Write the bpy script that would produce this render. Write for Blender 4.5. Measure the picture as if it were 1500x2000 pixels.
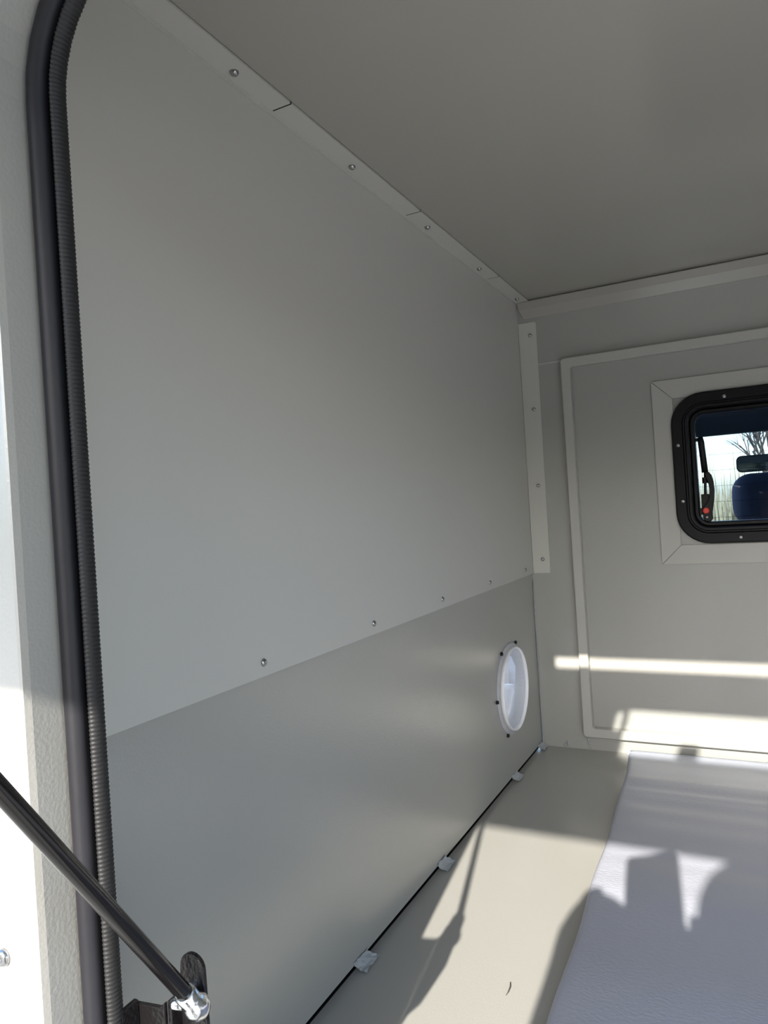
import bpy, bmesh, math, random
from math import sin, cos, pi, radians as rad
from mathutils import Vector, Matrix
random.seed(7)
for o in list(bpy.data.objects): bpy.data.objects.remove(o, do_unlink=True)
SC = bpy.context.scene
COL = SC.collection

# ---------------------------------------------------------------- camera
cam = bpy.data.cameras.new('camera'); cam.sensor_fit = 'AUTO'; cam.sensor_width = 36
cam.lens = 1402.1 / 2000 * 36; cam.clip_start = .005; cam.clip_end = 500
co = bpy.data.objects.new('camera', cam); COL.objects.link(co); SC.camera = co
R_ = Vector((0.88674, 0.45797, -0.06288)); U_ = Vector((0.05604, 0.02852, 0.99802)); F_ = Vector((-0.45886, 0.88851, 0.00037))
co.matrix_world = Matrix(((R_.x, U_.x, -F_.x, 0), (R_.y, U_.y, -F_.y, 0), (R_.z, U_.z, -F_.z, 0), (0, 0, 0, 1)))

# ---------------------------------------------------------------- sun and sky
SUN = Vector((-.13, 1, -.511)).normalized()
sl = bpy.data.lights.new('sun', 'SUN'); sl.energy = 12.4; sl.angle = rad(.55); sl.color = (1, .93, .82)
so = bpy.data.objects.new('sun', sl); COL.objects.link(so)
so.rotation_euler = SUN.to_track_quat('-Z', 'Y').to_euler(); so.location = (.5, -4, 3)
W = bpy.data.worlds.new('sky'); SC.world = W; W.use_nodes = True
nt = W.node_tree; nt.nodes.clear()
sk = nt.nodes.new('ShaderNodeTexSky'); sk.sky_type = 'NISHITA'; sk.sun_disc = False
sk.sun_elevation = math.asin(-SUN.z); sk.sun_rotation = math.atan2(-SUN.x, -SUN.y)
sk.air_density = 1.0; sk.dust_density = 1.0; sk.ozone_density = 1.0
bg = nt.nodes.new('ShaderNodeBackground'); bg.inputs[1].default_value = .70
ow = nt.nodes.new('ShaderNodeOutputWorld')
nt.links.new(sk.outputs[0], bg.inputs[0]); nt.links.new(bg.outputs[0], ow.inputs[0])
SC.view_settings.view_transform = 'Standard'; SC.view_settings.look = 'None'
SC.view_settings.gamma = 1; SC.view_settings.use_curve_mapping = False
SC.view_settings.exposure = 0.0
SC.cycles.max_bounces = 14; SC.cycles.diffuse_bounces = 8; SC.cycles.transparent_max_bounces = 16
SC.cycles.caustics_reflective = True; SC.cycles.sample_clamp_indirect = 4

# ---------------------------------------------------------------- materials
def mat(name, col, rough=.5, metal=0, bump=0, scale=300, spec=.5, var=0, vscale=3, coat=0, detail=3, stretch=None):
    m = bpy.data.materials.new(name); m.use_nodes = True
    n = m.node_tree; b = n.nodes['Principled BSDF']
    b.inputs['Base Color'].default_value = (*col, 1); b.inputs['Roughness'].default_value = rough
    b.inputs['Metallic'].default_value = metal; b.inputs['Specular IOR Level'].default_value = spec
    b.inputs['Coat Weight'].default_value = coat
    tc = n.nodes.new('ShaderNodeTexCoord'); src = tc.outputs['Object']
    if stretch:
        mp = n.nodes.new('ShaderNodeMapping'); mp.inputs['Scale'].default_value = stretch
        n.links.new(src, mp.inputs[0]); src = mp.outputs[0]
    if bump:
        t = n.nodes.new('ShaderNodeTexNoise'); t.inputs['Scale'].default_value = scale; t.inputs['Detail'].default_value = detail
        n.links.new(src, t.inputs['Vector'])
        bp = n.nodes.new('ShaderNodeBump'); bp.inputs['Strength'].default_value = 1; bp.inputs['Distance'].default_value = bump
        n.links.new(t.outputs[0], bp.inputs['Height']); n.links.new(bp.outputs[0], b.inputs['Normal'])
    if var:
        t2 = n.nodes.new('ShaderNodeTexNoise'); t2.inputs['Scale'].default_value = vscale; t2.inputs['Detail'].default_value = 4
        n.links.new(tc.outputs['Object'], t2.inputs['Vector'])
        r = n.nodes.new('ShaderNodeMapRange'); r.inputs[3].default_value = 1 - var; r.inputs[4].default_value = 1 + var
        n.links.new(t2.outputs[0], r.inputs[0])
        vm = n.nodes.new('ShaderNodeVectorMath'); vm.operation = 'SCALE'; vm.inputs[0].default_value = col
        n.links.new(r.outputs[0], vm.inputs['Scale']); n.links.new(vm.outputs[0], b.inputs['Base Color'])
    return m
M = {}
M['paint'] = mat('stone_grey_textured_paint', (.362, .360, .338), .27, spec=1.0, bump=.00018, scale=420, var=.02)
M['floorpaint'] = mat('stone_grey_floor_paint', (.362, .360, .338), .22, spec=.45, bump=.00010, scale=420, var=.03, vscale=5)
M['panel'] = mat('satin_grey_sheet', (.535, .527, .497), .42, bump=.00003, scale=500, var=.012)
M['ceilp'] = mat('satin_grey_ceiling_sheet', (.375, .363, .328), .19, bump=.00002, spec=.7, scale=500, var=.015)
M['trim'] = mat('pale_grey_trim', (.54, .535, .50), .4)
M['surr'] = mat('grey_surround_paint', (.46, .455, .425), .34, bump=.00018, scale=420)
M['steel'] = mat('dull_steel', (.42, .42, .42), .22, 1)
M['zinc'] = mat('bright_zinc', (.82, .84, .86), .16, 1, bump=.0004, scale=160)
M['rubber'] = mat('black_rubber', (.014, .014, .018), .5, spec=.35, bump=.0003, scale=90, var=.25, vscale=25)
M['rubberd'] = mat('black_ribbed_rubber', (.014, .014, .015), .55, spec=.4)
M['gloss'] = mat('gloss_black_enamel', (.006, .0055, .006), .14, spec=.4)
M['bracket'] = mat('black_powder_coat', (.007, .0062, .0068), .26, spec=.4, bump=.0007, scale=350)
M['blackpl'] = mat('black_plastic', (.006, .006, .008), .42, spec=.28)
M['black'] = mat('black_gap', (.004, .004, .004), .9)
M['red'] = mat('red_plastic', (.75, .06, .04), .4)
M['white'] = mat('white_plastic', (.93, .93, .95), .3)
M['mat'] = mat('blue_grey_foam', (.42, .44, .515), .36, bump=.0005, scale=260, stretch=(.6, 1.2, 1), detail=5, var=.05, vscale=6)
M['tape'] = mat('clear_sealant', (.36, .39, .41), .3, bump=.001, scale=260)
M['cabdark'] = mat('dark_cab_trim', (.018, .024, .027), .6)
M['seat'] = mat('blue_grey_seat_cloth', (.085, .11, .165), .8, bump=.0005, scale=300)
M['seatdark'] = mat('dark_seat_cloth', (.03, .026, .035), .8)
M['blue'] = mat('blue_car_paint', (.06, .12, .26), .2, coat=1)
M['ground'] = mat('gravel_ground', (.42, .40, .35), .9, bump=.01, scale=8, var=.25, vscale=1.5)
M['field'] = mat('dry_grass_field', (.36, .35, .15), 1, var=.35, vscale=1.2)
M['reed'] = mat('dry_reed', (.40, .36, .22), .9)
M['bark'] = mat('grey_bark', (.07, .06, .05), .9)
M['skin'] = mat('skin', (.60, .36, .27), .5)
M['jacket'] = mat('navy_jacket_cloth', (.03, .04, .06), .8)
M['denim'] = mat('dark_denim', (.04, .05, .09), .8)
M['hair'] = mat('brown_hair', (.04, .025, .015), .6)

def glass(name, tint, gl=.06, rough=.02, film=None):
    m = bpy.data.materials.new(name); m.use_nodes = True; n = m.node_tree; n.nodes.clear()
    t = n.nodes.new('ShaderNodeBsdfTransparent'); t.inputs[0].default_value = (*tint, 1)
    g = n.nodes.new('ShaderNodeBsdfGlossy'); g.inputs['Roughness'].default_value = rough
    f = n.nodes.new('ShaderNodeFresnel'); f.inputs[0].default_value = 1.32
    mx = n.nodes.new('ShaderNodeMixShader'); o = n.nodes.new('ShaderNodeOutputMaterial')
    ge = n.nodes.new('ShaderNodeNewGeometry'); mu = n.nodes.new('ShaderNodeMath'); mu.operation = 'MULTIPLY_ADD'; mu.inputs[1].default_value = -1; mu.inputs[2].default_value = 1
    mm = n.nodes.new('ShaderNodeMath'); mm.operation = 'MULTIPLY'
    n.links.new(ge.outputs['Backfacing'], mu.inputs[0]); n.links.new(mu.outputs[0], mm.inputs[0]); n.links.new(f.outputs[0], mm.inputs[1])
    n.links.new(mm.outputs[0], mx.inputs[0]); n.links.new(t.outputs[0], mx.inputs[1]); n.links.new(g.outputs[0], mx.inputs[2])
    n.links.new(mx.outputs[0], o.inputs[0]); return m
M['glass'] = glass('window_glass', (.93, .95, .96))
M['tint'] = glass('tinted_window_glass', (.60, .655, .75))
def translucent(name, col, f=.5):
    m = bpy.data.materials.new(name); m.use_nodes = True; n = m.node_tree
    b = n.nodes['Principled BSDF']; b.inputs['Base Color'].default_value = (*col, 1); b.inputs['Roughness'].default_value = .3
    t = n.nodes.new('ShaderNodeBsdfTranslucent'); t.inputs[0].default_value = (*col, 1)
    mx = n.nodes.new('ShaderNodeMixShader'); mx.inputs[0].default_value = f
    o = n.nodes['Material Output']
    n.links.new(b.outputs[0], mx.inputs[1]); n.links.new(t.outputs[0], mx.inputs[2]); n.links.new(mx.outputs[0], o.inputs[0]); return m
M['milky'] = translucent('milky_white_plastic', (.96, .96, .98), .7)

# ---------------------------------------------------------------- helpers
def tag(o, label=None, cat=None, group=None, kind=None):
    for k, v in (('label', label), ('category', cat), ('group', group), ('kind', kind)):
        if v: o[k] = v
    return o
def empty(name, loc=(0, 0, 0), **k):
    o = bpy.data.objects.new(name, None); o.location = loc; o.empty_display_size = .02; COL.objects.link(o); return tag(o, **k)
def build(name, bm, m, parent=None, smooth=False, bevel=0, seg=2, **k):
    bmesh.ops.recalc_face_normals(bm, faces=bm.faces)
    me = bpy.data.meshes.new(name); bm.to_mesh(me); bm.free()
    for x in (m if isinstance(m, (list, tuple)) else [m]): me.materials.append(x)
    if smooth: me.polygons.foreach_set('use_smooth', [True] * len(me.polygons))
    o = bpy.data.objects.new(name, me); COL.objects.link(o)
    if parent:
        o.parent = parent
        w = Vector(); p = parent
        while p: w += p.location; p = p.parent
        me.transform(Matrix.Translation(-w))
    if bevel:
        b = o.modifiers.new('bevel', 'BEVEL'); b.width = bevel; b.segments = seg; b.limit_method = 'ANGLE'; b.angle_limit = rad(35)
    return tag(o, **k)
def box(bm, a, b):
    v = [bm.verts.new((x, y, z)) for x in (a[0], b[0]) for y in (a[1], b[1]) for z in (a[2], b[2])]
    for f in ((0, 1, 3, 2), (4, 6, 7, 5), (0, 4, 5, 1), (2, 3, 7, 6), (0, 2, 6, 4), (1, 5, 7, 3)): bm.faces.new([v[i] for i in f])
def nb(): return bmesh.new()
def bx(name, a, b, m, parent=None, bevel=0, **k):
    bm = nb(); box(bm, a, b); return build(name, bm, m, parent, bevel=bevel, **k)
def prism(bm, pts, f0, f1):
    """solid between the outline mapped by f0 and the same outline mapped by f1"""
    A = [bm.verts.new(f0(p)) for p in pts]; B = [bm.verts.new(f1(p)) for p in pts]
    bm.faces.new(A); bm.faces.new(B[::-1]); n = len(pts)
    for i in range(n): bm.faces.new((A[i], B[i], B[(i + 1) % n], A[(i + 1) % n]))
def rrect(x0, z0, x1, z1, r, n=8):
    out = []
    for cx, cz, a0 in ((x1 - r, z1 - r, 0), (x0 + r, z1 - r, 90), (x0 + r, z0 + r, 180), (x1 - r, z0 + r, 270)):
        for i in range(n + 1):
            a = rad(a0 + 90 * i / n); out.append((cx + r * cos(a), cz + r * sin(a)))
    return out
def loops(bm, rings, close=True, closeprofile=False):
    """rings: list of equally long vertex lists; skin them in order"""
    R = [[bm.verts.new(p) for p in r] for r in rings]; n = len(R[0])
    for a, b in zip(R, R[1:] + ([R[0]] if closeprofile else [])):
        for i in range(n if close else n - 1): bm.faces.new((a[i], a[(i + 1) % n], b[(i + 1) % n], b[i]))
    return R
def frame_ring(bm, prof, x0, z0, x1, z1, r):
    """prof: closed profile of (inset, y); swept round a rounded rectangle in the xz plane"""
    loops(bm, [[(p[0], y, p[1]) for p in rrect(x0 + i, z0 + i, x1 - i, z1 - i, max(r - i, .004))] for i, y in prof], closeprofile=True)
def holed(bm, x0, z0, x1, z1, hole, y0, y1):
    """plate with a rounded hole (list of xz points, ccw from right)"""
    outer = []
    cx = sum(p[0] for p in hole) / len(hole); cz = sum(p[1] for p in hole) / len(hole)
    n = len(hole); q = n // 4
    corners = [(x1, z1), (x0, z1), (x0, z0), (x1, z0)]
    for k in range(4):
        for i in range(q): outer.append(corners[k])
    for y in (y0, y1):
        H = [bm.verts.new((p[0], y, p[1])) for p in hole]; O = [bm.verts.new((c[0], y, c[1])) for c in corners]
        for i in range(n):
            k = i // q; j = (i + 1) % n; k2 = j // q
            if k == k2: bm.faces.new((H[i], H[j], O[k]))
            else: bm.faces.new((H[i], H[j], O[k2], O[k]))
        if y == y0: H0, O0 = H, O
    for i in range(n): bm.faces.new((H0[i], H0[(i + 1) % n], H[(i + 1) % n], H[i]))
    for i in range(4): bm.faces.new((O0[i], O0[(i + 1) % 4], O[(i + 1) % 4], O[i]))
def basis(d):
    d = Vector(d).normalized(); u = d.orthogonal().normalized(); return d, u, d.cross(u)
def lathe(bm, prof, c, d, n=24, u=None):
    """prof: (radius, height along d); closed with caps where radius 0"""
    d, u0, v = basis(d)
    if u: u0 = Vector(u).normalized(); v = d.cross(u0)
    c = Vector(c)
    rings = [[c + d * h + u0 * (r * cos(2 * pi * i / n)) + v * (r * sin(2 * pi * i / n)) for i in range(n)] for r, h in prof]
    R = loops(bm, rings)
    bm.faces.new(R[0][::-1]); bm.faces.new(R[-1])
def tube(bm, pts, r, n=12, ribs=None):
    """round tube through pts; r number or list"""
    pts = [Vector(p) for p in pts]; rings = []; up = None
    for i, p in enumerate(pts):
        d = (pts[min(i + 1, len(pts) - 1)] - pts[max(i - 1, 0)]).normalized()
        if up is None: up = d.orthogonal().normalized()
        up = (up - d * up.dot(d)).normalized(); v = d.cross(up)
        rr = r[i] if isinstance(r, (list, tuple)) else r
        rings.append([p + up * (rr * cos(2 * pi * k / n)) + v * (rr * sin(2 * pi * k / n)) for k in range(n)])
    R = loops(bm, rings); bm.faces.new(R[0][::-1]); bm.faces.new(R[-1])
def rivet(parent, c, d, r=.004, m=None, name='rivet', h=None):
    bm = nb(); h = h or r * .75
    lathe(bm, [(r, 0), (r * 1.0, h * .25), (r * .85, h * .6), (r * .5, h * .92), (r * .16, h), (r * .14, h * .75)], c, d, 16)
    return build(name, bm, m or M['steel'], parent, smooth=True)

XL, XR, YB, YF, ZF, ZC = -.455, 1.055, .285, 1.589, -.547, .453
XC = .30

# ================================================================ SETTING
bx('ground', (-40, -30, -1.46), (40, 12, -1.42), M['ground'], kind='structure')
bx('field', (-60, 12, -1.46), (60, 90, -1.40), M['field'], kind='structure')
bx('trim_gap_shade', (-.476, .26, ZF - .0195), (-.4586, 1.62, ZF - .004), M['black'], kind='structure')  # black box added so the wall-floor gap looks shaded
bx('floor', (-.4585, .24, ZF - .02), (1.08, 1.62, ZF), M['floorpaint'], kind='structure')
bx('ceiling', (-.476, .262, ZC), (1.08, 1.62, ZC + .02), M['ceilp'], kind='structure')
rs = random.Random(21); bm = nb(); hs = {}  # added unseen hedge, shaped to block low sky light and glass reflections
for i in range(91):
    for j in range(9):
        a = rad(-60 + 120 * i / 90); d = 22 + rs.uniform(-.8, .8)
        hs[i, j] = bm.verts.new((d * sin(a), -d * cos(a), -1.5 + (4.6 if abs(i - 45) < 8 else 3.4) * j / 8 * (1 + rs.uniform(-.12, .12) * (j == 8))))
for i in range(90):
    for j in range(8): bm.faces.new((hs[i, j], hs[i + 1, j], hs[i + 1, j + 1], hs[i, j + 1]))
hz = build('wall_sky_blocker', bm, mat('sky_blocker_green', (.05, .065, .035), .9, var=.5, vscale=2), kind='structure')
sd = hz.modifiers.new('thick', 'SOLIDIFY'); sd.thickness = 2; sd.offset = 1
# left wall: textured sheet with a round hole for the vent, ends 5 mm above the floor
VC = (1.388, -.368)
bm = nb(); hole = [(VC[0] + .0780 * cos(2 * pi * (i + .5) / 48), VC[1] + .0780 * sin(2 * pi * (i + .5) / 48)) for i in range(48)]
holed(bm, .30, ZF + .009, 1.60, -.10, hole, XL - .006, XL)
bmesh.ops.transform(bm, matrix=Matrix(((0, 1, 0, 0), (1, 0, 0, 0), (0, 0, 1, 0), (0, 0, 0, 1))), verts=bm.verts)
build('wall_left', bm, M['paint'], kind='structure')
bm = nb(); hole = [(VC[0] + .0800 * cos(2 * pi * (i + .5) / 48), VC[1] + .0800 * sin(2 * pi * (i + .5) / 48)) for i in range(48)]
holed(bm, .262, ZF - .02, 1.62, ZC + .02, hole, -.480, -.476)
bmesh.ops.transform(bm, matrix=Matrix(((0, 1, 0, 0), (1, 0, 0, 0), (0, 0, 1, 0), (0, 0, 0, 1))), verts=bm.verts)
build('wall_left_outer', bm, M['black'], kind='structure')
bx('wall_right', (XR, .262, ZF + .0005), (XR + .02, 1.60, ZC - .0005), M['paint'], kind='structure')
# front wall with the window cut out
WX0, WX1, WZ0, WZ1 = -.128, .728, -.090, .190
bm = nb(); holed(bm, XL - .006, ZF, XR, ZC, rrect(WX0, WZ0, WX1, WZ1, .05), YF, YF + .03)
build('wall_front', bm, M['paint'], kind='structure')

# rear frame of the opening: outer face at y=.257, step, inner lip
JX0, JX1, JZ0, JZ1 = -.338, .938, -.530, .316
bm = nb()
loops(bm, [[(p[0], y, p[1]) for p in rrect(-.362 + i, -.554 + i, .962 - i, .340 - i, rr)] for i, y, rr in
           [(-.134, .2565, .003), (-.0025, .2565, .0925), (-.0008, .2572, .0908), (0, .2615, .09), (0, .2905, .09), (.018, .2905, .072), (.018, .294, .072), (-.093, .294, .003), (-.134, .294, .003)]], closeprofile=True)
build('wall_back', bm, M['paint'], kind='structure', smooth=False)

# rubber seal round the opening: bulb, lip and ribbed edge trim
seal = empty('door_seal', (-.34, .285, -.5), label='black rubber door seal running around the rear hatch opening', cat='seal')
def ring_path(inset, y, n=8):
    return rrect(-.362 + inset, -.554 + inset, .962 - inset, .340 - inset, max(.09 - inset, .01), n)
def bulb(name, i0, y0, ri, ry, m, n=14, parent=seal, flat=0):
    bm = nb(); prof = []
    for k in range(n):
        a = 2 * pi * k / n; prof.append((i0 + ri * cos(a), y0 + ry * sin(a)))
    frame_ring(bm, prof, -.362, -.554, .962, .340, .09)
    return build(name, bm, m, parent, smooth=True)
bulb('bulb', .0062, .2850, .0062, .0066, M['rubber'])
bulb('lip', .0135, .2915, .0045, .0030, M['rubberd'])
# ribbed strip on the inner edge: closely spaced ribs on a rounded strip
bm = nb()
path = rrect(-.362 + .0186, -.554 + .0186, .962 - .0186, .340 - .0186, .0714, 10)
P = []
pitch = .0025
for i in range(len(path)):
    a, b = Vector(path[i]), Vector(path[(i + 1) % len(path)]); L = (b - a).length
    k = max(1, int(round(L / (pitch / 4))))
    if a.x > .6 and b.x > .6: k = 1
    if abs(a.y - b.y) < 1e-4 and a.y < 0: k = 1
    for j in range(k): P.append(a + (b - a) * j / k)
rings = []; cxm, czm = XC, -.107
for i, p in enumerate(P):
    t = (P[(i + 1) % len(P)] - P[i - 1]).normalized(); nrm = Vector((-t.y, t.x))   # inward
    g = (0, .5, 1, .5)[i % 4] * .0005
    ring = []
    for k in range(10):
        a = 2 * pi * k / 10; ri = .0029 + g; ry = .0050 + g
        q = p + nrm * (ri * cos(a)); ring.append((q.x, .2885 + ry * sin(a), q.y))
    rings.append(ring)
loops(bm, rings, closeprofile=True)
build('ribbed_edge', bm, M['rubberd'], seal, smooth=True)

# ================================================================ INSIDE PANELS AND TRIMS
wp = empty('wall_panel', (-.4513, .95, -.15), label='large smooth grey upper panel riveted over the left wall', cat='wall panel')
bm = nb(); box(bm, (XL + .0004, .300, -.1587), (-.4513, 1.590, ZC - .0006)); build('sheet', bm, M['panel'], wp)
for y in (.351, .587, .825, 1.058, 1.290, 1.525):
    rivet(wp, (-.4515, y, -.1445), (1, 0, 0), .0042)
# ceiling edge strip with slits
ct = empty('ceiling_trim', (-.44, .9, .45), label='pale slotted edge strip riveted along the ceiling above left panel', cat='trim strip')
bm = nb(); x0, x1, z0, z1 = -.4510, -.4235, .4498, .4520
cuts = [.300, .6605, 1.0015, 1.376, 1.590]
box(bm, (x0, .300, z0 - .0035), (x0 + .0012, 1.590, z1))       # small lip down the wall
box(bm, (x0, .300, z0), (x0 + .0035, 1.590, z1))
for i in range(4):
    a = cuts[i] + (.0011 if i else 0); b = cuts[i + 1] - (.0011 if i < 3 else 0)
    box(bm, (x0 + .0035, a, z0), (x1, b, z1))
build('strip', bm, M['trim'], ct)
for cy in cuts[1:4]: bx('slit_shade', (x0 + .0036, cy - .0014, z0 + .0002), (x1, cy + .0014, z1 + .0006), M['black'], ct)  # black inlays stand in for shade inside the shallow slits
for y in (.345, .583, .820, 1.062, 1.305, 1.548): rivet(ct, (-.4385, y, z0), (0, 0, -1), .0048, h=.0042)
# front cove strip, a shallow slope from the ceiling onto the front wall
bm = nb()
pr = [(YF - .0035, ZC - .001), (YF - .0075, ZC - .004), (YF - .0065, .432), (YF - .0025, .4115), (YF - .0003, .4105), (YF - .0003, ZC - .001)]
lx = [-.449, -.449, -.4455, -.4365, -.4365, -.449]
A = [bm.verts.new((lx[i], p[0], p[1])) for i, p in enumerate(pr)]; B = [bm.verts.new((XR - .001, p[0], p[1])) for p in pr]
bm.faces.new(A); bm.faces.new(B[::-1])
for i in range(6): bm.faces.new((A[i], B[i], B[(i + 1) % 6], A[(i + 1) % 6]))
build('cove_strip', bm, M['ceilp'], label='grey cove strip along the top of the front wall under ceiling', cat='trim strip')
# vertical corner strip
vt = empty('corner_trim', (-.43, YF, -.15), label='pale vertical riveted corner strip between left panel and front wall', cat='trim strip')
bm = nb(); pts = [(-.4505, -.158), (-.4135, -.158), (-.4125, -.157), (-.4105, .400), (-.4135, .403), (-.4505, .403)]
prism(bm, pts, lambda p: (p[0], 1.5865, p[1]), lambda p: (p[0], YF - .0003, p[1]))
build('strip', bm, M['trim'], vt)
for x, z in ((-.425, .374), (-.4265, .209), (-.4275, .038), (-.428, -.127)): rivet(vt, (x, 1.5865, z), (0, -1, 0), .0042)
# right-hand counterparts out of frame are left out; raised frame on the front wall
fp = empty('front_panel', (XC, YF, -.515), label='grey textured front wall panel with raised moulding around its edge', cat='wall panel')
bm = nb(); frame_ring(bm, [(0, YF - .0003), (0, 1.573), (.002, 1.571), (.0195, 1.571), (.0205, 1.5725), (.0205, YF - .0003)], -.359, -.5153, .959, .3095, .008)
build('moulding', bm, M['surr'], fp)
bm = nb(); holed(bm, -.3383, -.4946, .9383, .2888, rrect(WX0, WZ0, WX1, WZ1, .05), 1.5872, YF - .0003)
build('sheet', bm, M['paint'], fp)
# mitred window surround
ws = empty('window_surround', (-.177, 1.587, -.144), label='flat mitred grey surround around the black window frame', cat='window surround')
ox0, ox1, oz0, oz1, w = -.1775, .7775, -.1445, .2345, .039
g = .0004
def piece(pts):
    bm = nb(); prism(bm, pts, lambda p: (p[0], 1.5825, p[1]), lambda p: (p[0], 1.5870, p[1])); build('board', bm, M['surr'], ws, bevel=.0004, seg=1)
piece([(ox0, oz0 + g * 2), (ox0, oz1 - g * 2), (ox0 + w, oz1 - w - g), (ox0 + w, oz0 + w + g)])
piece([(ox1, oz0 + g * 2), (ox1, oz1 - g * 2), (ox1 - w, oz1 - w - g), (ox1 - w, oz0 + w + g)])
piece([(ox0 + g * 2, oz1), (ox1 - g * 2, oz1), (ox1 - w - g, oz1 - w), (ox0 + w + g, oz1 - w)])
piece([(ox0 + g * 2, oz0), (ox1 - g * 2, oz0), (ox1 - w - g, oz0 + w), (ox0 + w + g, oz0 + w)])

# ================================================================ WINDOW in the front wall
win = empty('window_1', (XC, 1.58, -.1), kind='structure')
fx0, fx1, fz0, fz1 = -.1435, .7435, -.1035, .2010
bm = nb(); frame_ring(bm, [(0, 1.5820), (0, 1.5775), (.003, 1.5745), (.020, 1.5735), (.0225, 1.5765), (.0245, 1.5765), (.0265, 1.573), (.031, 1.573), (.033, 1.5765), (.033, 1.6195), (.014, 1.6195), (.014, 1.5822)], fx0, fz0, fx1, fz1, .062)
build('frame', bm, M['blackpl'], win, smooth=False)
bm = nb(); frame_ring(bm, [(.0335, 1.621), (.0335, 1.592), (.036, 1.588), (.041, 1.588), (.043, 1.592), (.043, 1.621)], fx0, fz0, fx1, fz1, .062)
build('sash', bm, M['blackpl'], win)
bm = nb(); pts = rrect(fx0 + .034, fz0 + .034, fx1 - .034, fz1 - .034, .026)
prism(bm, pts, lambda p: (p[0], 1.6215, p[1]), lambda p: (p[0], 1.6245, p[1])); build('glass_pane', bm, M['tint'], win)
for x, z in ((-.042, .1865), (-.1315, .098), (-.1290, -.016), (-.028, -.0925), (.20, .1865), (.44, .1865), (.20, -.0925), (.44, -.0925)):
    rivet(win, (x, 1.5738, z), (0, -1, 0), .0042, M['steel'], 'screw')
# stay arm, latch handle
hd = empty('latch', (0, 0, 0)); hd.parent = win; hd.location = Vector((-.09, 1.60, -.04)) - win.location
bm = nb(); tube(bm, [(-.0925, 1.600, .112), (-.0905, 1.600, .102), (-.0865, 1.600, .040)], [.006, .0063, .0063], 12); build('stay_arm', bm, M['blackpl'], win, smooth=True)
bm = nb(); tube(bm, [(-.0862, 1.600, .043), (-.0885, 1.600, -.005)], .0027, 10)
lathe(bm, [(.0058, 0), (.0058, .012)], (-.0872, 1.600, .018), (0, 0, 1), 12); build('stay_rod', bm, M['blackpl'], win, smooth=False)
bm = nb(); box(bm, (-.1095, 1.598, .104), (-.086, 1.606, .111)); box(bm, (-.0965, 1.594, -.034), (-.0815, 1.604, -.004)); build('stay_bracket', bm, M['blackpl'], win, bevel=.001)
bm = nb()
outer = [(-.086, .040), (-.080, .041), (-.0745, .034), (-.0715, .020), (-.0705, .002), (-.0725, -.018), (-.0765, -.040), (-.0765, -.054), (-.080, -.060), (-.090, -.060), (-.0945, -.054), (-.094, -.030), (-.086, -.022), (-.081, -.008), (-.080, .006), (-.082, .020), (-.087, .033)]
prism(bm, outer, lambda p: (p[0], 1.590, p[1]), lambda p: (p[0], 1.599, p[1])); build('handle', bm, M['blackpl'], win, bevel=.0015)
bm = nb(); lathe(bm, [(.0062, 0), (.0062, .003), (.0050, .0042)], (-.0885, 1.590, -.0375), (0, -1, 0), 20); build('button', bm, M['red'], win, label='red push button', smooth=False)
bm = nb(); lathe(bm, [(.0026, 0), (.0026, .0012), (.0015, .002)], (-.0875, 1.590, -.0515), (0, -1, 0), 14); build('screw', bm, M['zinc'], win)
bm = nb(); box(bm, (-.1095, 1.592, -.046), (-.0945, 1.600, -.032)); build('latch_keeper', bm, M['blackpl'], win, bevel=.001)
bpy.data.objects.remove(hd)

# ================================================================ ROUND VENT on the left wall
V = empty('round_vent', (XL, VC[0], VC[1]), label='round white plastic vent with black screws low on the left wall', cat='vent')
c = Vector((XL, VC[0], VC[1])); dx = (1, 0, 0); uu = (0, 1, 0)
def annulus(bm, prof, n=56):
    rings = [[(c.x + h, c.y + r * cos(2 * pi * i / n), c.z + r * sin(2 * pi * i / n)) for i in range(n)] for r, h in prof]
    loops(bm, rings, closeprofile=True)
bm = nb(); annulus(bm, [(.0895, .0002), (.0895, .0030), (.0860, .0050), (.0820, .0052), (.0775, .0052), (.0775, .0002)]); build('flange', bm, M['milky'], V, smooth=True)
bm = nb(); annulus(bm, [(.0824, .0054), (.0822, .0112), (.0814, .0122), (.0800, .0122), (.0792, .0112), (.0772, .0054)]); build('rim', bm, M['white'], V, smooth=True)
# translucent cup reaching outside through the wall
bm = nb(); annulus(bm, [(.0772, .0058), (.0720, -.022), (.0580, -.040), (.0565, -.0385), (.0702, -.021), (.0756, .0058)])
build('cup', bm, M['milky'], V)
bm = nb(); n = 8; pts = [(.055 * cos(2 * pi * i / n + .3), .055 * sin(2 * pi * i / n + .3)) for i in range(n)]
prism(bm, pts, lambda p: (c.x - .0402, c.y + p[0], c.z + p[1]), lambda p: (c.x - .0425, c.y + p[0], c.z + p[1]))
prism(bm, [(-.052, -.016), (.004, -.048), (.020, -.014), (-.022, .020)], lambda p: (c.x - .0400, c.y + p[0], c.z + p[1]), lambda p: (c.x - .026, c.y + p[0] * .7, c.z + p[1] * .8))
prism(bm, [(-.040, .022), (-.004, .010), (.034, .034), (-.004, .050)], lambda p: (c.x - .0400, c.y + p[0], c.z + p[1]), lambda p: (c.x - .020, c.y + p[0] * .8, c.z + p[1] * .9))
build('damper', bm, M['white'], V)
bm = nb()
prism(bm, [(.004, .006), (.050, -.004), (.062, .030), (.030, .058), (.002, .046)], lambda p: (c.x - .036, c.y + p[0], c.z + p[1]), lambda p: (c.x - .006, c.y + p[0] * .86 + .004, c.z + p[1]))
prism(bm, [(.006, -.060), (.060, -.026), (.062, -.010), (.034, -.012), (-.006, -.048)], lambda p: (c.x - .036, c.y + p[0], c.z + p[1]), lambda p: (c.x - .014, c.y + p[0], c.z + p[1]))
build('duct_fin', bm, M['milky'], V)
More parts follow.
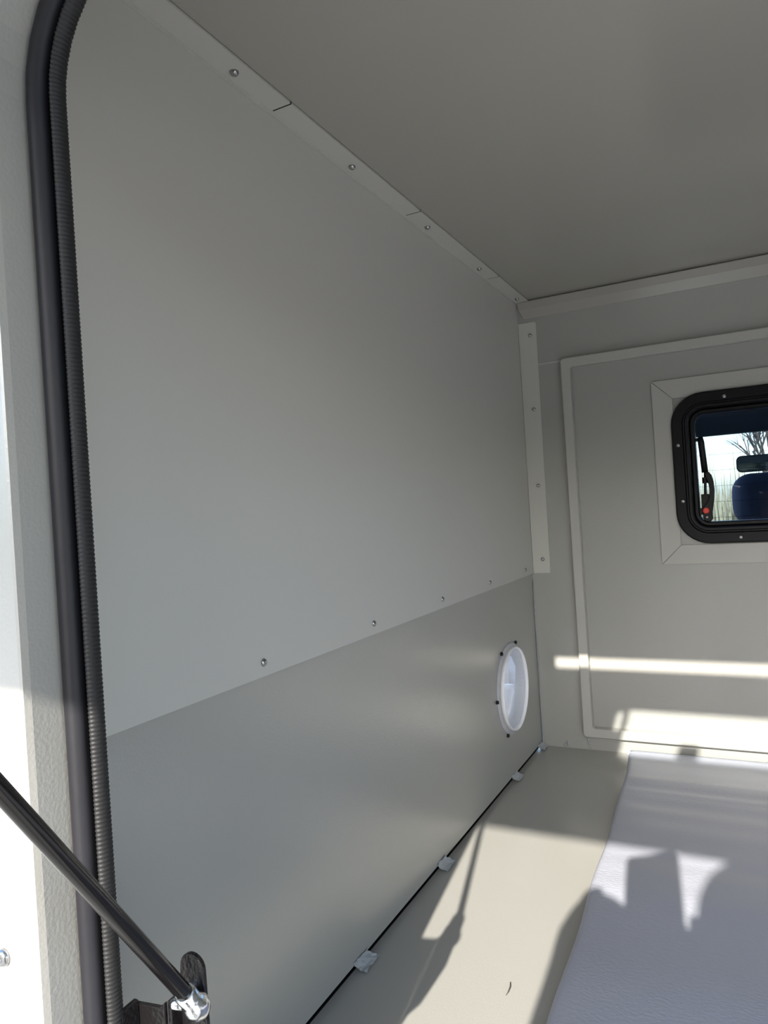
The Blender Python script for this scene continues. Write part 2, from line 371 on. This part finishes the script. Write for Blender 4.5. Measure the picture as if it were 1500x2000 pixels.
for k in range(6):
    a = rad(3 + 60 * k); q = c + Vector((.0002, .0935 * cos(a), .0935 * sin(a)))
    bm = nb(); lathe(bm, [(.0036, 0), (.0036, .0025), (.0028, .0042), (.0010, .0044)], q, dx, 14); build('screw', bm, M['blackpl'], V, smooth=True)

# ================================================================ FLOOR MAT
mt = nb(); nx, ny = 70, 150
x0, x1m, y0m, y1m = -.229, .85, .42, 1.560
thick = .011
def edge(y): return -.2155 - .0415 * (y - .6) - .006 * max(0, (y - 1.30) / .26) + .0015 * sin(y * 23)
top = {}
for j in range(ny + 1):
    v = j / ny; y = y0m + (y1m - y0m) * v
    for i in range(nx + 1):
        u = (i / nx) ** 1.6; x = edge(y) + (x1m - edge(y)) * u
        # rounded back left corner
        rc = .022; yy = y
        dxl = x - edge(y1m); 
        if dxl < rc: yy = min(y, y1m - rc + math.sqrt(max(rc * rc - (rc - dxl) ** 2, 0)))
        rip = .0016 * math.exp(-((1.50 - y) / .012) ** 2) + .0014 * math.exp(-((y - 1.425) / .011) ** 2) + .0013 * math.exp(-((y - 1.365) / .010) ** 2) + .0007 * sin(y * 95 + x * 2) * max(0, min(1, (y - .9) / .4)) + .0010 * sin(y * 31 + 1.3)
        z = ZF + thick + rip * min(1, (x - edge(y)) / .03 + .25) + .010 * max(0, (y - 1.46) / .10) ** 2
        ed = min((x - edge(y)) / .006, (y1m - y) / .008, 1)
        z -= .003 * (1 - max(0, ed)) ** 2
        top[i, j] = mt.verts.new((x, yy, z))
for j in range(ny):
    for i in range(nx): mt.faces.new((top[i, j], top[i + 1, j], top[i + 1, j + 1], top[i, j + 1]))
rim = [top[i, 0] for i in range(nx + 1)] + [top[nx, j] for j in range(1, ny + 1)] + [top[i, ny] for i in range(nx - 1, -1, -1)] + [top[0, j] for j in range(ny - 1, 0, -1)]
low = [mt.verts.new((v.co.x, v.co.y, ZF + .0006)) for v in rim]
for i in range(len(rim)): k = (i + 1) % len(rim); mt.faces.new((rim[i], low[i], low[k], rim[k]))
mt.faces.new(low)
build('floor_mat', mt, M['mat'], smooth=True, label='blue-grey foam mat with faint ripples lying on the floor', cat='mat')

# ================================================================ clear tape pieces bridging wall and floor
def tape(y, L, label, s, tilt=0):
    rs = random.Random(s); bm = nb(); n = 7; k = 6; R = []
    for i in range(n + 1):
        t = i / n; yy = y + (t - .5) * L; row = []
        for j in range(k + 1):
            q = j / k; ang = q * pi / 2
            x = -.4545 + .0125 * (1 - cos(ang)) * 1.0; z = ZF + .0012 + .0105 * (1 - sin(ang))
            row.append((x + rs.uniform(-.0008, .0012), yy + rs.uniform(-.0015, .0015) + (q - .5) * tilt, z + rs.uniform(0, .0016)))
        R.append(row)
    V0 = [[bm.verts.new(p) for p in r] for r in R]; V1 = [[bm.verts.new((p[0] + .0008, p[1], p[2] + .0008)) for p in r] for r in R]
    for i in range(n):
        for j in range(k):
            bm.faces.new((V0[i][j], V0[i + 1][j], V0[i + 1][j + 1], V0[i][j + 1])); bm.faces.new((V1[i][j], V1[i][j + 1], V1[i + 1][j + 1], V1[i + 1][j]))
    for i in range(n):
        for j in (0, k): bm.faces.new((V0[i][j], V1[i][j], V1[i + 1][j], V0[i + 1][j]))
    for j in range(k):
        for i in (0, n): bm.faces.new((V0[i][j], V0[i][j + 1], V1[i][j + 1], V1[i][j]))
    o = build('tape_piece', bm, M['tape'], label=label, cat='tape', group='clear tape pieces along the floor gap'); return o
tape(.748, .034, 'crinkled clear tape over the floor gap, nearest and largest piece', 1, .008)
tape(1.002, .034, 'crinkled clear tape over the floor gap beside the strut shadow', 2, .008)
tape(1.376, .036, 'crinkled clear tape over the floor gap below the round vent', 3, .008)
tape(1.566, .032, 'crinkled clear tape in the far floor corner by the front wall', 4, .006)
def blob(pts, r, label):
    bm = nb()
    for p in pts: bmesh.ops.create_icosphere(bm, subdivisions=2, radius=r * random.uniform(.6, 1.1), matrix=Matrix.Translation(p) @ Matrix.Diagonal((random.uniform(.7, 1.3), .5, random.uniform(.8, 2.0), 1)))
    build('sealant_bead', bm, M['tape'], smooth=True, label=label, cat='sealant', group='clear sealant blobs on the front wall')
blob([(-.352, 1.586, -.526), (-.351, 1.586, -.533), (-.350, 1.586, -.541)], .0035, 'clear sealant run below the left corner of the raised moulding')
blob([(-.252, 1.585, -.541), (-.246, 1.586, -.542)], .0042, 'clear sealant blob at floor line just behind the mat')
blob([(-.404, 1.586, -.541), (-.398, 1.587, -.536), (-.392, 1.586, -.543)], .0032, 'small sealant dabs on the floor line near the far corner')
bm = nb(); tube(bm, [(-.2790, .7815, ZF + .0008), (-.2768, .7740, ZF + .0010), (-.2762, .7650, ZF + .0009), (-.2770, .7580, ZF + .0008)], [.0004, .0008, .0007, .0003], 6)
build('dark_scrap', bm, M['bark'], smooth=True, label='tiny dark curved scrap lying on the sunlit floor', cat='scrap')
# narrow joint line left of the moulding, sealant line in the corner
bx('joint_bead', (-.4105, YF - .0012, .3060), (-.3595, YF - .0002, .3085), M['trim'], label='thin sealed joint line between corner strip and moulding top', cat='sealant')
bm = nb(); rs = random.Random(5); q = []
for i in range(60):
    z = -.545 + i * .0063; q.append((-.4530, YF - .0018, z))
tube(bm, q, [.0012 * rs.uniform(.4, 1.5) for _ in q], 8)
build('corner_bead', bm, M['tape'], smooth=True, label='thin line of sealant down the lower front left corner', cat='sealant')

# ================================================================ STRUT BRACKET on the jamb
BP = Vector((-.302, .310, -.277))
br = empty('strut_bracket', (-.33, .31, -.33), label='black bent steel bracket on the left jamb holding the strut', cat='bracket')
def ry(a, b, y): return (a * y, y, b * y)
bm = nb()
# stand-off leg, a channel reaching in from the jamb
pts = [(-.345, -.2825), (-.3245, -.2800), (-.3205, -.2765), (-.3205, -.42), (-.345, -.42)]
prism(bm, pts, lambda p: (p[0], .3035, p[1]), lambda p: (p[0], .3065, p[1]))
pts = [(.289, -.2835), (.3350, -.2875), (.3350, -.42), (.289, -.42)]
build('back_leg', bm, M['bracket'], br, bevel=.0006)
bm = nb(); box(bm, (-.3440, .2905, -.42), (-.3405, .3034, -.2790)); build('side_leg', bm, M['bracket'], br, bevel=.0006)
bm = nb(); pts = []
for k in range(13): a = pi * k / 12; pts.append((-.3082 + .0088 * cos(a), -.2600 + .0088 * sin(a)))
pts += [(-.3176, -.266), (-.3202, -.2730), (-.3202, -.36), (-.3085, -.345), (-.2985, -.3090)]
prism(bm, pts[::-1], lambda p: (p[0], .3145, p[1]), lambda p: (p[0], .3175, p[1])); build('tab_plate', bm, M['bracket'], br, bevel=.0006)
bm = nb(); box(bm, (-.3204, .3060, -.36), (-.3176, .3174, -.2765)); build('web', bm, M['bracket'], br, bevel=.0006)
bm = nb(); lathe(bm, [(.0035, 0), (.0035, .003), (.0015, .0036)], (-.3045, .3144, -.3020), (0, -1, 0), 12); build('bolt', bm, M['zinc'], br)

# ================================================================ GAS STRUT
Q = Vector((-.315, .170, -.058)); D = (Q - BP).normalized()
gs = empty('gas_strut', BP, label='black gas strut slanting across the hatch opening at lower left', cat='gas strut')
bm = nb(); lathe(bm, [(.0042, .0095), (.0047, .011), (.0047, .43), (.0040, .433)], BP, D, 24); build('cylinder', bm, M['gloss'], gs, smooth=True)
bm = nb(); lathe(bm, [(.0026, .432), (.0026, .670)], BP, D, 16); build('rod', bm, M['steel'], gs, smooth=True)
bm = nb(); lathe(bm, [(.0005, -.0086), (.0040, -.0080), (.0066, -.0055), (.0078, -.0015), (.0078, .002), (.0066, .0055), (.0060, .0070), (.0060, .0135), (.0054, .0140)], BP, D, 20)
build('ball_socket', bm, M['zinc'], gs, smooth=True)
bm = nb(); lathe(bm, [(.0030, 0), (.0030, .0045), (.0052, .0046), (.0052, .008), (.0035, .0085), (.0035, .0130)], BP + Vector((-.0105, -.001, .0015)), (.15, .95, 0), 6)
build('ball_stud', bm, M['zinc'], gs)
bm = nb(); lathe(bm, [(.0030, 0), (.0034, .006), (.0020, .0085)], BP + Vector((-.006, -.003, .0008)), (-1, -.35, .05), 10); build('clip', bm, M['zinc'], gs, smooth=True)
bm = nb(); lathe(bm, [(.0055, .668), (.0070, .672), (.0070, .686), (.004, .690)], BP, D, 16); build('top_socket', bm, M['zinc'], gs, smooth=True)

# screws on the outer pillar face
for z, lab in ((-.2385, 'dull screw head on the sunlit rear pillar at left frame edge, upper one'), (-.3385, 'shiny screw head on the sunlit rear pillar at lower left corner')):
    bm = nb(); x = -.3775 if z < -.3 else -.3925
    lathe(bm, [(.0050, 0), (.0050, .001), (.0040, .0028), (.0015, .0034), (.0012, .0020)], (x, .2563, z), (0, -1, 0), 16)
    build('screw', bm, M['steel'], smooth=True, label=lab, cat='screw', group='screws on the rear pillar')

# ================================================================ OPEN HATCH LID overhead
LA = rad(3.8); ld = Vector((0, -cos(LA), sin(LA))); ln = Vector((0, sin(LA), cos(LA)))
lo = Vector((0, .215, .3105))
def LP(x, s, t): return (lo + ld * s + ln * t) + Vector((x, 0, 0))
lid = empty('hatch_lid', (XC, .215, .340), label='open grey hatch lid with a window raised over the rear opening', cat='hatch lid')
LX0, LX1, LL = -.400, 1.000, .85
wx0, wx1, s0, s1 = -.088, .688, .135, .435
bm = nb()
holed(bm, LX0, 0, LX1, LL, rrect(wx0, s0, wx1, s1, .03), 0, .022)
bmesh.ops.transform(bm, matrix=Matrix.Identity(4), verts=bm.verts)
for v in bm.verts: v.co = LP(v.co.x, v.co.z, v.co.y)
build('lid_panel', bm, M['paint'], lid)
bm = nb()
loops(bm, [[LP(p[0], p[1], t) for p in rrect(wx0 + i, s0 + i, wx1 - i, s1 - i, max(.03 - i, .004))] for i, t in [(-.018, -.001), (-.018, -.004), (0, -.004), (0, .024), (-.018, .026), (-.018, .0225)]][:4] + [], closeprofile=False)
build('window_frame', bm, M['blackpl'], lid)
bm = nb(); pts = rrect(wx0 + .001, s0 + .001, wx1 - .001, s1 - .001, .03); prism(bm, pts, lambda p: LP(p[0], p[1], .009), lambda p: LP(p[0], p[1], .012)); build('glass_pane', bm, M['glass'], lid)
for xa, xb, sa in ((.050, .090, .300), (.222, .300, .190)):
    bm = nb(); box(bm, (xa, -.003, sa), (xb, .006, s1 + .004))
    for v in bm.verts: v.co = LP(v.co.x, v.co.z, v.co.y)
    build('window_catch', bm, M['blackpl'], lid, bevel=.003)
bm = nb(); box(bm, (-.0745, 0, s0 - .004), (-.0630, .006, s1 + .004)); box(bm, (-.090, 0, .262), (-.0745, .006, s1 + .004)); box(bm, (-.090, 0, s0 - .004), (-.0745, .006, .155))  # window bar with added blocks that limit the sun slot beside it
for v in bm.verts: v.co = LP(v.co.x, v.co.z, v.co.y)
build('window_bar_blocker', bm, M['blackpl'], lid)
for xa in (.22, .56):
    bm = nb(); pts = [(.262, .352), (.262, .40), (.235, .40), (.175, .372), (.175, .3575), (.235, .3575)]
    prism(bm, pts, lambda p: (xa, p[0] - .006, p[1]), lambda p: (xa + .05, p[0] - .006, p[1])); build('hinge', bm, M['steel'], lid)
bm = nb(); tp = BP + D * .69; box(bm, (tp.x - .012, tp.y - .02, tp.z + .003), (tp.x + .004, tp.y + .02, .3255)); build('strut_mount', bm, M['bracket'], lid)

for xa, xb, tt in ((-.400, -.305, .0030), (-.305, -.236, .0), (.836, .905, .0), (.905, 1.0, .0030)):  # added blocks closing the lid gap corners to shorten the light line
    bm = nb(); box(bm, (xa, -.018, .0221), (xb, .030, .0500 if tt == 0 else .0335))
    for v in bm.verts: v.co = LP(v.co.x, -v.co.y * .5 + .010, v.co.z)
    build('gap_light_blocker', bm, M['blackpl'], lid)

# ================================================================ PICKUP CAB beyond the front window
cab = empty('pickup_cab', (XC, 1.80, -1.42), label='dark blue pickup cab seen through the front window', cat='vehicle')
bm = nb(); holed(bm, -.45, -.75, 1.05, .46, rrect(-.150, -.092, .75, .128, .03), 1.80, 1.83); build('rear_wall', bm, M['cabdark'], cab)
bm = nb(); pts = rrect(-.150, -.092, .75, .128, .03); prism(bm, pts, lambda p: (p[0], 1.812, p[1]), lambda p: (p[0], 1.816, p[1])); rg = build('rear_glass', bm, M['glass'], cab)
bm = nb()
for i in range(5): z = -.060 + i * .036; box(bm, (-.145, 1.8108, z), (.745, 1.8116, z + .0006))
build('defroster_lines', bm, M['black'], rg)
bx('roof', (-.45, 1.831, .44), (1.05, 3.05, .47), M['cabdark'], cab)
bx('left_side', (-.49, 1.80, -1.0), (-.451, 3.0, -.20), M['blue'], cab)
bx('right_side', (1.051, 1.80, -1.0), (1.09, 3.0, -.20), M['blue'], cab)
for xa in (-.48, 1.055):
    bm = nb(); pts = [(1.83, -.199), (1.93, -.199), (1.93, .459), (1.83, .459)]; prism(bm, pts, lambda p: (xa, p[0], p[1]), lambda p: (xa + .025, p[0], p[1])); build('rear_pillar', bm, M['cabdark'], cab)
    bm = nb(); pts = [(3.35, -.199), (3.45, -.199), (3.05, .469), (2.97, .469)]; prism(bm, pts, lambda p: (xa, p[0], p[1]), lambda p: (xa + .025, p[0], p[1])); build('front_pillar', bm, M['cabdark'], cab)
bm = nb(); pts = [(3.40, -.195), (3.405, -.195), (3.015, .465), (3.01, .465)]; prism(bm, pts, lambda p: (-.44, p[0], p[1]), lambda p: (1.04, p[0], p[1])); build('windscreen', bm, M['glass'], cab)
bm = nb(); pts = [(2.95, -.23), (3.05, -.165), (3.37, -.20), (3.37, -.9), (2.95, -.9)]; prism(bm, pts, lambda p: (-.44, p[0], p[1]), lambda p: (1.04, p[0], p[1])); build('dashboard', bm, M['seatdark'], cab)
bm = nb(); pts = [(3.46, -.21), (3.6, -.165), (4.2, -.185), (4.55, -.26), (4.6, -.9), (3.46, -.9)]; prism(bm, pts, lambda p: (-.46, p[0], p[1]), lambda p: (1.06, p[0], p[1])); build('bonnet', bm, M['blue'], cab, bevel=.03)
def cushion(name, a, b, m, r):
    bm = nb(); box(bm, a, b); bmesh.ops.bevel(bm, geom=list(bm.edges), offset=r, segments=5, affect='EDGES', profile=.5); return build(name, bm, m, cab, smooth=True)
for xa in (-.055, .42):
    cushion('seat_back', (xa - .16, 2.15, -.72), (xa + .38, 2.27, -.105), M['seatdark'], .05)
    cushion('headrest', (xa, 2.15, -.098), (xa + .27, 2.25, .043), M['seat'], .048)
cushion('steering_wheel_cover', (-.20, 2.85, -.40), (-.02, 2.90, -.20), M['seatdark'], .02)
mr = nb(); pts = rrect(-.052, .062, .175, .122, .018); prism(mr, pts, lambda p: (p[0], 2.90, p[1]), lambda p: (p[0], 2.915, p[1])); mo = build('rear_mirror', mr, M['cabdark'], cab)
mr = nb(); pts = rrect(-.048, .066, .171, .118, .016); prism(mr, pts, lambda p: (p[0], 2.8985, p[1]), lambda p: (p[0], 2.8998, p[1])); build('mirror_glass', mr, mat('mirror', (.9, .9, .9), .03, 1), mo)
bx('mirror_arm', (.055, 2.916, .095), (.068, 3.03, .108), M['cabdark'], cab)

# ================================================================ landscape seen through the cab
rs = random.Random(11)
bm = nb()
for i in range(5200):
    x = rs.uniform(-26, 16); y = rs.uniform(24, 34); h = rs.uniform(.9, 2.1) * (1 if rs.random() < .85 else 1.5); w = rs.uniform(.02, .06); l = rs.uniform(-.15, .15); a = rs.uniform(0, pi)
    v = [bm.verts.new(p) for p in ((x - w * cos(a), y - w * sin(a), -1.4), (x + w * cos(a), y + w * sin(a), -1.4), (x + l, y, -1.4 + h))]; bm.faces.new(v)
build('reed_bed', bm, M['reed'], label='pale dry reeds at the far side of the field', cat='reeds', kind='stuff')
def tree(x, y, h, s, lab):
    rs = random.Random(s); t = empty('bare_tree', (x, y, -1.4), label=lab, cat='tree', group='bare trees beyond the field')
    bm = nb()
    def br_(p, d, L, r, lev):
        q = p + d * L; tube(bm, [p, p + d * L * .5 + Vector((rs.uniform(-.04, .04), 0, rs.uniform(-.02, .04))) * L, q], [r, r * .85, r * .6], 5)
        if lev:
            for _ in range(4):
                nd = (d + Vector((rs.uniform(-.8, .8), rs.uniform(-.8, .8), rs.uniform(-.1, .6)))).normalized(); br_(p + d * L * rs.uniform(.5, 1), nd, L * .62, r * .5, lev - 1)
    br_(Vector((x, y, -1.4)), Vector((0, 0, 1)), h * .42, .11, 4)
    build('branches', bm, M['bark'], t)
tree(.45, 21, 5.2, 3, 'bare tree at the right edge of the view through cab')
tree(-4.6, 38, 5.5, 4, 'smaller bare tree far left beyond the reeds')

# ================================================================ PHOTOGRAPHER (casts the shadow on the mat)
def skinmesh(name, verts, edges, radii, m, parent, sub=2, root=0):
    me = bpy.data.meshes.new(name); me.from_pydata([Vector(v) - parent.location for v in verts], edges, []); me.materials.append(m)
    o = bpy.data.objects.new(name, me); COL.objects.link(o); o.parent = parent
    sm = o.modifiers.new('skin', 'SKIN'); sd = o.modifiers.new('sub', 'SUBSURF'); sd.levels = sub; sd.render_levels = sub
    sm.use_smooth_shade = True
    sv = me.skin_vertices[0] if me.skin_vertices else None
    if sv is None:
        bmm = bmesh.new(); bmm.from_mesh(me); bmm.verts.layers.skin.verify(); bmm.to_mesh(me); bmm.free(); sv = me.skin_vertices[0]
    for i, r in enumerate(radii): sv.data[i].radius = r if isinstance(r, tuple) else (r, r)
    sv.data[root].use_root = True
    return o
ph = empty('person', (.20, -.46, -1.42), label='person in navy jacket holding up a phone behind the hatch', cat='person')
vs, es, rd_ = [], [], []
def V_(p, r, par=None):
    vs.append(p); rd_.append(r); i = len(vs) - 1
    if par is not None: es.append((par, i))
    return i
pel = V_((.20, -.50, -.52), (.15, .10))
wa = V_((.20, -.49, -.38), (.13, .09), pel); ch = V_((.20, -.475, -.16), (.155, .10), wa); nk0 = V_((.19, -.46, -.02), (.075, .07), ch)
nk = V_((.185, -.445, .045), .05, nk0); hd1 = V_((.180, -.435, .11), (.062, .075), nk); hd2 = V_((.178, -.43, .18), (.070, .088), hd1); hd3 = V_((.178, -.435, .235), (.045, .06), hd2)
nose = V_((.176, -.335, .150), .012, hd2)
for sx, hp, elb, wr, knee, foot in ((-1, (.10, -.50, -.58), (-.10, -.31, -.22), (-.112, -.125, -.195), (.09, -.44, -.98), (.08, -.50, -1.34)), (1, (.30, -.50, -.58), (.36, -.30, -.28), (.075, -.120, -.170), (.31, -.44, -.98), (.32, -.50, -1.34))):
    sh = V_((.20 + sx * .135, -.455, .010), .062, nk0); e = V_(elb, .045, sh); w_ = V_(wr, (.027, .022), e)
    hx = -.082 if sx < 0 else .034
    palm = V_((hx - .004 * (sx < 0), -.108 if sx < 0 else -.096, -.098 if sx < 0 else -.095), .052, w_); p2 = V_((hx + (.006 if sx < 0 else -.004), -.108 if sx < 0 else -.094, -.022 if sx < 0 else -.038), .050, palm)
    if sx < 0: V_((hx + .018, -.100, .022), .036, p2); V_((hx - .040, -.115, -.098), .042, palm); V_((hx + .020, -.115, -.165), .055, palm)
    else: V_((hx - .004, -.100, -.160), .055, palm); V_((hx - .010, -.092, -.012), .040, p2); V_((hx - .014, -.096, -.075), .052, palm)
    for k in range(4):   # fingers wrap the phone edge
        z = -.018 - .022 * k if sx < 0 else -.032 - .020 * k
        b0 = V_((hx + sx * .018, -.078, z), .0105, palm); b1 = V_((hx + sx * .014, -.058, z + .010), .0095, b0)
        b2 = V_((hx + sx * .004, -.052, z + .014), .0088, b1); b3 = V_((hx - sx * .006, -.055, z + .014 + .002 * (k == 1)), .0078, b2)
    t0 = V_((hx - sx * .004, -.070, -.075 if sx < 0 else -.055), .011, palm); t1 = V_((hx - sx * .020, -.052, -.060 if sx < 0 else -.040), .0095, t0); V_((hx - sx * .034, -.048, -.052 if sx < 0 else -.033), .0085, t1)
    hpv = V_(hp, .10, pel); kn = V_(knee, .062, hpv); an = V_(foot, .042, kn); V_((foot[0], foot[1] + .12, -1.385), .035, an)
skinmesh('body', vs, es, rd_, M['skin'], ph)
# face, ears, hair
for sx in (-1, 1):
    bm = nb(); bmesh.ops.create_icosphere(bm, subdivisions=2, radius=.011, matrix=Matrix.Translation((.177 + sx * .03, -.357, .172))); build('eye', bm, M['white'], ph, smooth=True)
    bm = nb(); bmesh.ops.create_icosphere(bm, subdivisions=2, radius=.03, matrix=Matrix.Translation((.178 + sx * .075, -.435, .155)) @ Matrix.Diagonal((.35, .6, 1, 1))); build('ear', bm, M['skin'], ph, smooth=True)
bm = nb(); bmesh.ops.create_icosphere(bm, subdivisions=2, radius=.02, matrix=Matrix.Translation((.177, -.362, .105)) @ Matrix.Diagonal((1.2, .3, .3, 1))); build('mouth', bm, M['red'], ph, smooth=True)
bm = nb(); bmesh.ops.create_icosphere(bm, subdivisions=3, radius=.092, matrix=Matrix.Translation((.178, -.462, .192)) @ Matrix.Diagonal((.95, 1.08, .92, 1))); build('hair', bm, M['hair'], ph, smooth=True)
vs, es, rd_ = [], [], []
pel = V_((.20, -.50, -.56), (.175, .125)); wa = V_((.20, -.49, -.38), (.155, .115), pel); ch = V_((.20, -.475, -.16), (.180, .120), wa); nk0 = V_((.185, -.46, -.01), (.12, .09), ch); V_((.180, -.45, .045), (.088, .075), nk0)
for sx, elb, wr in ((-1, (-.08, -.31, -.22), (-.114, -.135, -.200)), (1, (.36, -.30, -.28), (.085, -.135, -.180))):
    sh = V_((.20 + sx * .135, -.455, .015), .085, nk0); e = V_(elb, .058, sh); V_(wr, .050, e)
skinmesh('jacket', vs, es, rd_, M['jacket'], ph)
vs, es, rd_ = [], [], []
pel = V_((.20, -.50, -.54), (.16, .115))
for hp, knee, foot in (((.10, -.50, -.60), (.09, -.44, -.98), (.08, -.50, -1.31)), ((.30, -.50, -.60), (.31, -.44, -.98), (.32, -.50, -1.31))):
    a = V_(hp, .115, pel); b = V_(knee, .078, a); V_(foot, .062, b)
skinmesh('trousers', vs, es, rd_, M['denim'], ph)
for xa in (.08, .32):
    bm = nb(); box(bm, (xa - .05, -.57, -1.419), (xa + .05, -.30, -1.33)); bmesh.ops.bevel(bm, geom=list(bm.edges), offset=.035, segments=4, affect='EDGES'); build('shoe', bm, M['blackpl'], ph, smooth=True)
# phone held just behind the camera point
pf = Vector((F_.x, F_.y, 0)).normalized(); pr_ = Vector((pf.y, -pf.x, 0))
phn = empty('smartphone', tuple(-pf * .016), label='black smartphone held upright in the hands of the person', cat='phone')
bm = nb(); pts = rrect(-.063, -.110, .012, .050, .009)
prism(bm, pts, lambda p: Vector((-pf.x * .010, -pf.y * .010, 0)) + pr_ * p[0] + Vector((0, 0, p[1] + p[0] * .06)), lambda p: Vector((-pf.x * .018, -pf.y * .018, 0)) + pr_ * p[0] + Vector((0, 0, p[1] + p[0] * .06)))
build('case', bm, M['blackpl'], phn)
